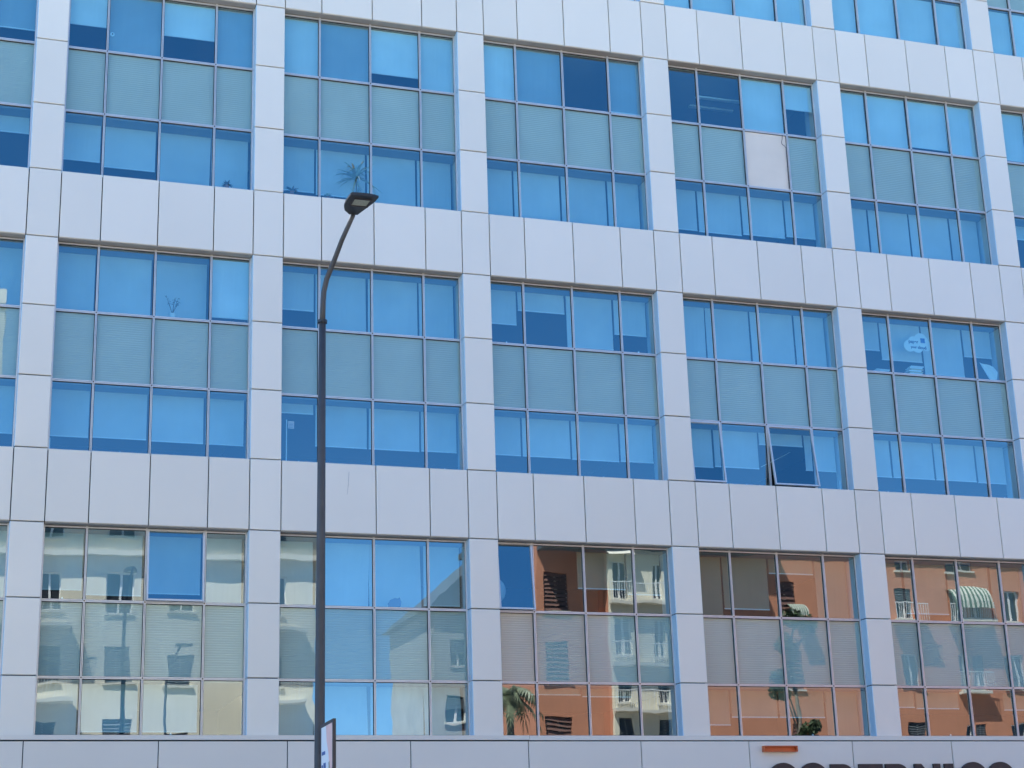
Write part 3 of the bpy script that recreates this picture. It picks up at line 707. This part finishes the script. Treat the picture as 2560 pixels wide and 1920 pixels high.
def awning(x0, x1, z1, z0, out, parent, y, ma='awn_g', mb='awn_w', arch=False):
    b = MB(); n = 16
    for i in range(n):
        a0, a1 = x0+(x1-x0)*i/n, x0+(x1-x0)*(i+1)/n; b.cur = i % 2
        m_ = 5
        for q in range(m_):
            t0, t1 = q/m_, (q+1)/m_
            f = (lambda t: (y+.02+out*math.sin(t*PI/2), z1-(z1-z0)*(1-math.cos(t*PI/2)))) if arch else (lambda t: (y+.02+out*t, z1-(z1-z0)*t))
            (ya, za), (yc, zc) = f(t0), f(t1); b.quad((a0, ya, za), (a1, ya, za), (a1, yc, zc), (a0, yc, zc))
    return b.build('awning', [M[ma], M[mb]], parent)
def balcony(x0, x1, z, out, parent, y, m_='stone'):
    b = MB(); b.box(x0, x1, y+.001, y+out, z-.16, z); o = b.build('balcony', M[m_], parent)
    r = MB(); n = int((x1-x0)/.14)
    r.box(x0, x1, y+out-.05, y+out-.01, z+.95, z+1.0)
    for i in range(n+1): xx = x0+.02+(x1-x0-.06)*i/n; r.box(xx, xx+.02, y+out-.04, y+out-.02, z, z+.95)
    r.build('railing', M['wframe'], o)

# cream building
CB = thing('apartment_building', 'cream rendered apartment house opposite, mirrored in the lowest windows at the left', 'building', (-8, YB, 0), 'houses across the street')
CB2 = (lambda o: o)(CB)
def local(parent, o): o.location = (-parent.location.x, -parent.location.y, 0); return o
holes = []
kinds = {}
for x0, w, kd in ((-23.5, 1.2, 'shut'), (-19.2, 1.2, 'half'), (-15.2, 1.2, 'shut'), (-11.2, 1.2, 'half'), (-7.45, 1.0, 'open'), (-4.35, 1.28, 'open'), (-1.35, 1.15, 'shut'), (3.0, 1.3, 'shut')):
    for s_ in range(6):
        z0 = 1.7+3.55*s_-(0.35 if s_ == 0 else 0)
        h = (x0, x0+w, z0, z0+1.85 if kd == 'open' or s_ == 4 else z0+1.5); holes.append(h)
        kk = kd
        if x0 in (-1.35,) and s_ == 4: kk = 'half'
        if x0 == 3.0: kk = 'shut' if s_ % 2 else 'open'
        if s_ in (2, 3) and kd == 'open': kk = 'half' if s_ == 2 else 'shut'
        if s_ == 4 and kd == 'open': kk = 'open'
        kinds[h] = kk
def place(objs):
    for o in objs: o.location = (o.location.x, o.location.y, o.location.z)
class Off:                                        # children of a building whose Empty stands at its base
    pass
def zero_parent(name, label, cat, x, y):
    r = thing(name, label, cat, (x, y, 0)); inner = None
    return r
def fix(root):                                    # parts were modelled in world coordinates: shift them under the base point
    for c in root.children: c.location = c.location - root.location
wall_with_holes(-30, 5.9, 0, 22.2, holes, YB, .35, M['cream'], CB)
for h in holes: far_window(h, YB, CB, kinds[h])
b = MB(); b.box(-30, 5.9, YB-12, YB-.36, 0, 22.2); b.build('rear_volume', M['cream'], CB)
b = MB(); b.box(-30.4, 6.3, YB-12.5, YB+1.15, 22.2, 22.55); b.build('roof', M['stone'], CB)
b = MB(); b.box(-30, 5.95, YB+.001, YB+.36, 18.55, 18.80); b.build('cornice', M['stone'], CB)
for x0, x1 in ((-30, -20.5), (-13, -5.9)):
    for z in (4.75, 8.3, 11.6, 15.2): balcony(x0, x1, z, .9, CB, YB)
for x0 in (2.2,):
    for z in (4.75, 8.3, 11.6, 15.2): balcony(x0, x0+3.2, z, .9, CB, YB)
for z in (): awning(-4.7, -2.7, z+.15, z-.7, .9, CB, YB, 'shutter', 'shutter'); awning(-2.0, .4, z+.15, z-.6, .8, CB, YB, 'shutter', 'shutter')
# tower at its left end, with a chimney cap
b = MB(); b.box(-14.6, -9.9, YB-8, YB-1.2, 22.55, 31.2); b.box(-14.8, -9.75, YB-8.2, YB-1.0, 31.6, 32.3); b.box(-14.5, -10.0, YB-7.9, YB-1.3, 31.2, 31.6); b.build('tower', M['cream'], CB)
fix(CB)
# orange building with its pale bay
OB = thing('apartment_building', 'orange rendered apartment house opposite, mirrored in the lowest windows at the right', 'building', (35, YB, 0), 'houses across the street')
holes = []; kinds = {}
def addh(x0, x1, z0, z1, kd): h = (x0, x1, z0, z1); holes.append(h); kinds[h] = kd
for s_, (za, zb) in enumerate(((1.6, 3.3), (5.2, 6.9), (8.9, 10.75), (12.7, 14.6), (16.55, 18.3))):
    addh(39.1, 40.2, za, zb, 'open' if s_ in (1, 3) else 'half'); addh(42.7, 43.5, za, zb, 'open'); addh(43.65, 44.45, za, zb, 'half'); addh(46.0, 47.0, za, zb, 'open')
    addh(50.0, 51.1, za, zb, 'shut'); addh(53.5, 54.6, za, zb, 'shut')
    addh(31.7, 32.8, za, zb, 'brown'); addh(35.2, 36.2, za, zb, 'brown') if s_ in (0, 1) else None
    addh(18.0, 19.3, za, zb+.3, 'brown')
for z in (19.3,): addh(39.2, 40.2, z, z+.6, 'open'); addh(42.7, 44.1, z, z+.6, 'open')
wall_with_holes(17.6, 60, 0, 21.6, holes, YB, .35, M['terracotta'], OB)
for h in holes: far_window(h, YB, OB, kinds[h])
b = MB(); b.box(17.6, 60, YB-12, YB-.36, 0, 21.6); b.build('rear_volume', M['terracotta'], OB)
b = MB(); b.box(17.2, 31.0, YB-12.4, YB+1.3, 21.6, 21.95); b.box(31.0, 60.4, YB-12.4, YB+.7, 21.6, 21.95)
b.prism([(17.6, 21.95), (60, 21.95), (58, 23.6), (19, 23.6)], 'y', YB-11, YB-1); b.build('roof', M['dkroof'], OB)
b = MB(); b.box(17.6, 30.2, YB+.001, YB+1.15, 19.75, 19.95); b.build('canopy', M['dkroof'], OB)
# pale projecting bay with windows and balcony slabs
bh = []
for za, zb in ((1.5, 3.4), (5.0, 7.1), (8.4, 10.8), (11.6, 12.7), (14.1, 16.05), (17.0, 19.0)): bh += [(21.75, 22.6, za, zb), (23.95, 24.6, za, zb)]
wall_with_holes(21.5, 25.2, 0, 19.7, bh, YB+.75, .3, M['cream'], OB, 'bay_wall')
for h in bh: far_window(h, YB+.75, OB, 'half' if h[2] < 12 else 'open')
b = MB(); b.box(21.5, 21.8, YB+.02, YB+.45, 0, 19.7); b.box(24.9, 25.2, YB+.02, YB+.45, 0, 19.7); b.build('bay_side', M['terracotta'], OB)
for z in (16.85, 13.75, 11.25): balcony(21.4, 25.4, z, .45, OB, YB+.76)
awning(42.45, 44.7, 18.4, 17.0, 1.0, OB, YB, arch=True); awning(32.1, 33.1, 17.1, 16.4, .8, OB, YB, arch=True)
awning(21.3, 22.8, 19.7, 19.3, .6, OB, YB+.76, 'stone', 'stone')
balcony(38.6, 40.8, 16.4, .8, OB, YB); balcony(42.2, 44.9, 16.4, .8, OB, YB); balcony(42.4, 44.8, 12.55, .5, OB, YB)
fix(OB)
# pale building between, standing farther back
GB = thing('apartment_building', 'pale grey house with pitched roof standing farther back in the gap between its neighbours', 'building', (23, -62, 0), 'houses across the street')
holes = [(18.2+i*2.6, 19.3+i*2.6, 2.5+s_*3.4, 4.1+s_*3.4) for i in range(4) for s_ in range(5)]
wall_with_holes(17.2, 29, 0, 19.6, holes, -62, .35, M['pale'], GB)
for h in holes: far_window(h, -62, GB, 'half')
b = MB(); b.box(17.2, 29, -72, -62.36, 0, 19.6); b.build('rear_volume', M['pale'], GB)
b = MB(); b.prism([(16.7, 19.6), (29.4, 19.6), (26, 25), (22.5, 24.6)], 'y', -72.4, -61.5); b.build('roof', M['dkroof'], GB)
fix(GB)

# palms and a leafy tree on the far pavement
def palm(x, y, h, label, seed):
    rnd = random.Random(seed); r = thing('palm_tree', label, 'tree', (x, y, 0))
    b = MB(); b.tube([(0,0,0), (.05,0,h*.4), (.12,.05,h)], [.26, .20, .17], 12); b.build('trunk', M['bark'], r, smooth=True)
    b = MB()
    for i in range(34):
        a = rnd.uniform(0, 2*PI); el = rnd.uniform(-.5, 1.2); L_ = rnd.uniform(1.3, 2.0); d = Vector((math.cos(a)*math.cos(el), math.sin(a)*math.cos(el), math.sin(el)))
        side = Vector((-math.sin(a), math.cos(a), 0)); p0 = Vector((.12, .05, h))
        prev = None
        for q in range(15):
            t = q/14; p = p0 + d*L_*t + Vector((0,0,-1.5*L_*t*t*.55))
            if prev is not None:
                for s_ in (-1, 1):
                    tip = p + side*s_*.42*math.sin(PI*min(1, t+.12)) + Vector((0,0,-.35)); b.quad(prev, p, tip)
            prev = p
    b.build('crown', M['frond'], r)
palm(13.3, -36.5, 11.2, 'palm tree on the far pavement, mirrored beside the pale house', 3)
def tree(x, y, h, rad, label, seed):
    rnd = random.Random(seed); r = thing('street_tree', label, 'tree', (x, y, 0))
    b = MB(); b.tube([(0,0,0), (.1,0,h*.3), (0,.1,h*.6), (.1,.1,h*.9)], [.24, .19, .13, .04], 10)
    cl = []
    for i in range(13):
        a = rnd.uniform(0, 2*PI); z = h*rnd.uniform(.45, .95); e = (math.cos(a)*rad*rnd.uniform(.3, .8), math.sin(a)*rad*rnd.uniform(.3, .8), z)
        b.tube([(0, 0, z-h*.15), (e[0]*.5, e[1]*.5, z-h*.06), e], [.07, .04, .02], 6); cl.append((Vector(e), rad*rnd.uniform(.28, .5)))
    b.build('trunk', M['bark'], r)
    b = MB()
    for c, rr in cl:
        for i in range(260):
            v = Vector((rnd.gauss(0,1), rnd.gauss(0,1), rnd.gauss(0,1))).normalized()*rr*rnd.random()**.4; p = c+v
            u = Vector((rnd.gauss(0,1), rnd.gauss(0,1), rnd.gauss(0,1))).normalized()*.12; w = u.cross(Vector((rnd.random(), rnd.random(), rnd.random()))).normalized()*.08
            b.quad(p-u, p+w, p+u, p-w)
    b.build('crown', M['leaf'], r)
tree(27.7, -35.6, 15.5, 1.2, 'slender leafy street tree mirrored in front of the orange house', 11)
# second street lamp across the road, only seen mirrored
r = thing('street_lamp', 'second street lamp across the road, seen only mirrored against the cream house', 'street lamp', (-2.5, -35.2, 0), 'street lamps')
b = MB(); b.tube([(0,0,0), (0,0,9.5), (.05,0,11.6)], [.08, .055, .05], 14); b.build('pole', M['pole'], r)
b = MB(); b.tube([(.05,0,11.55), (.12,.1,12.1), (.45,.5,12.9)], .04, 10); b.build('arm', M['pole'], r)
b = MB(); b.box(.25, .85, .35, .65, 12.86, 12.95); b.build('lamp_head', M['head'], r)
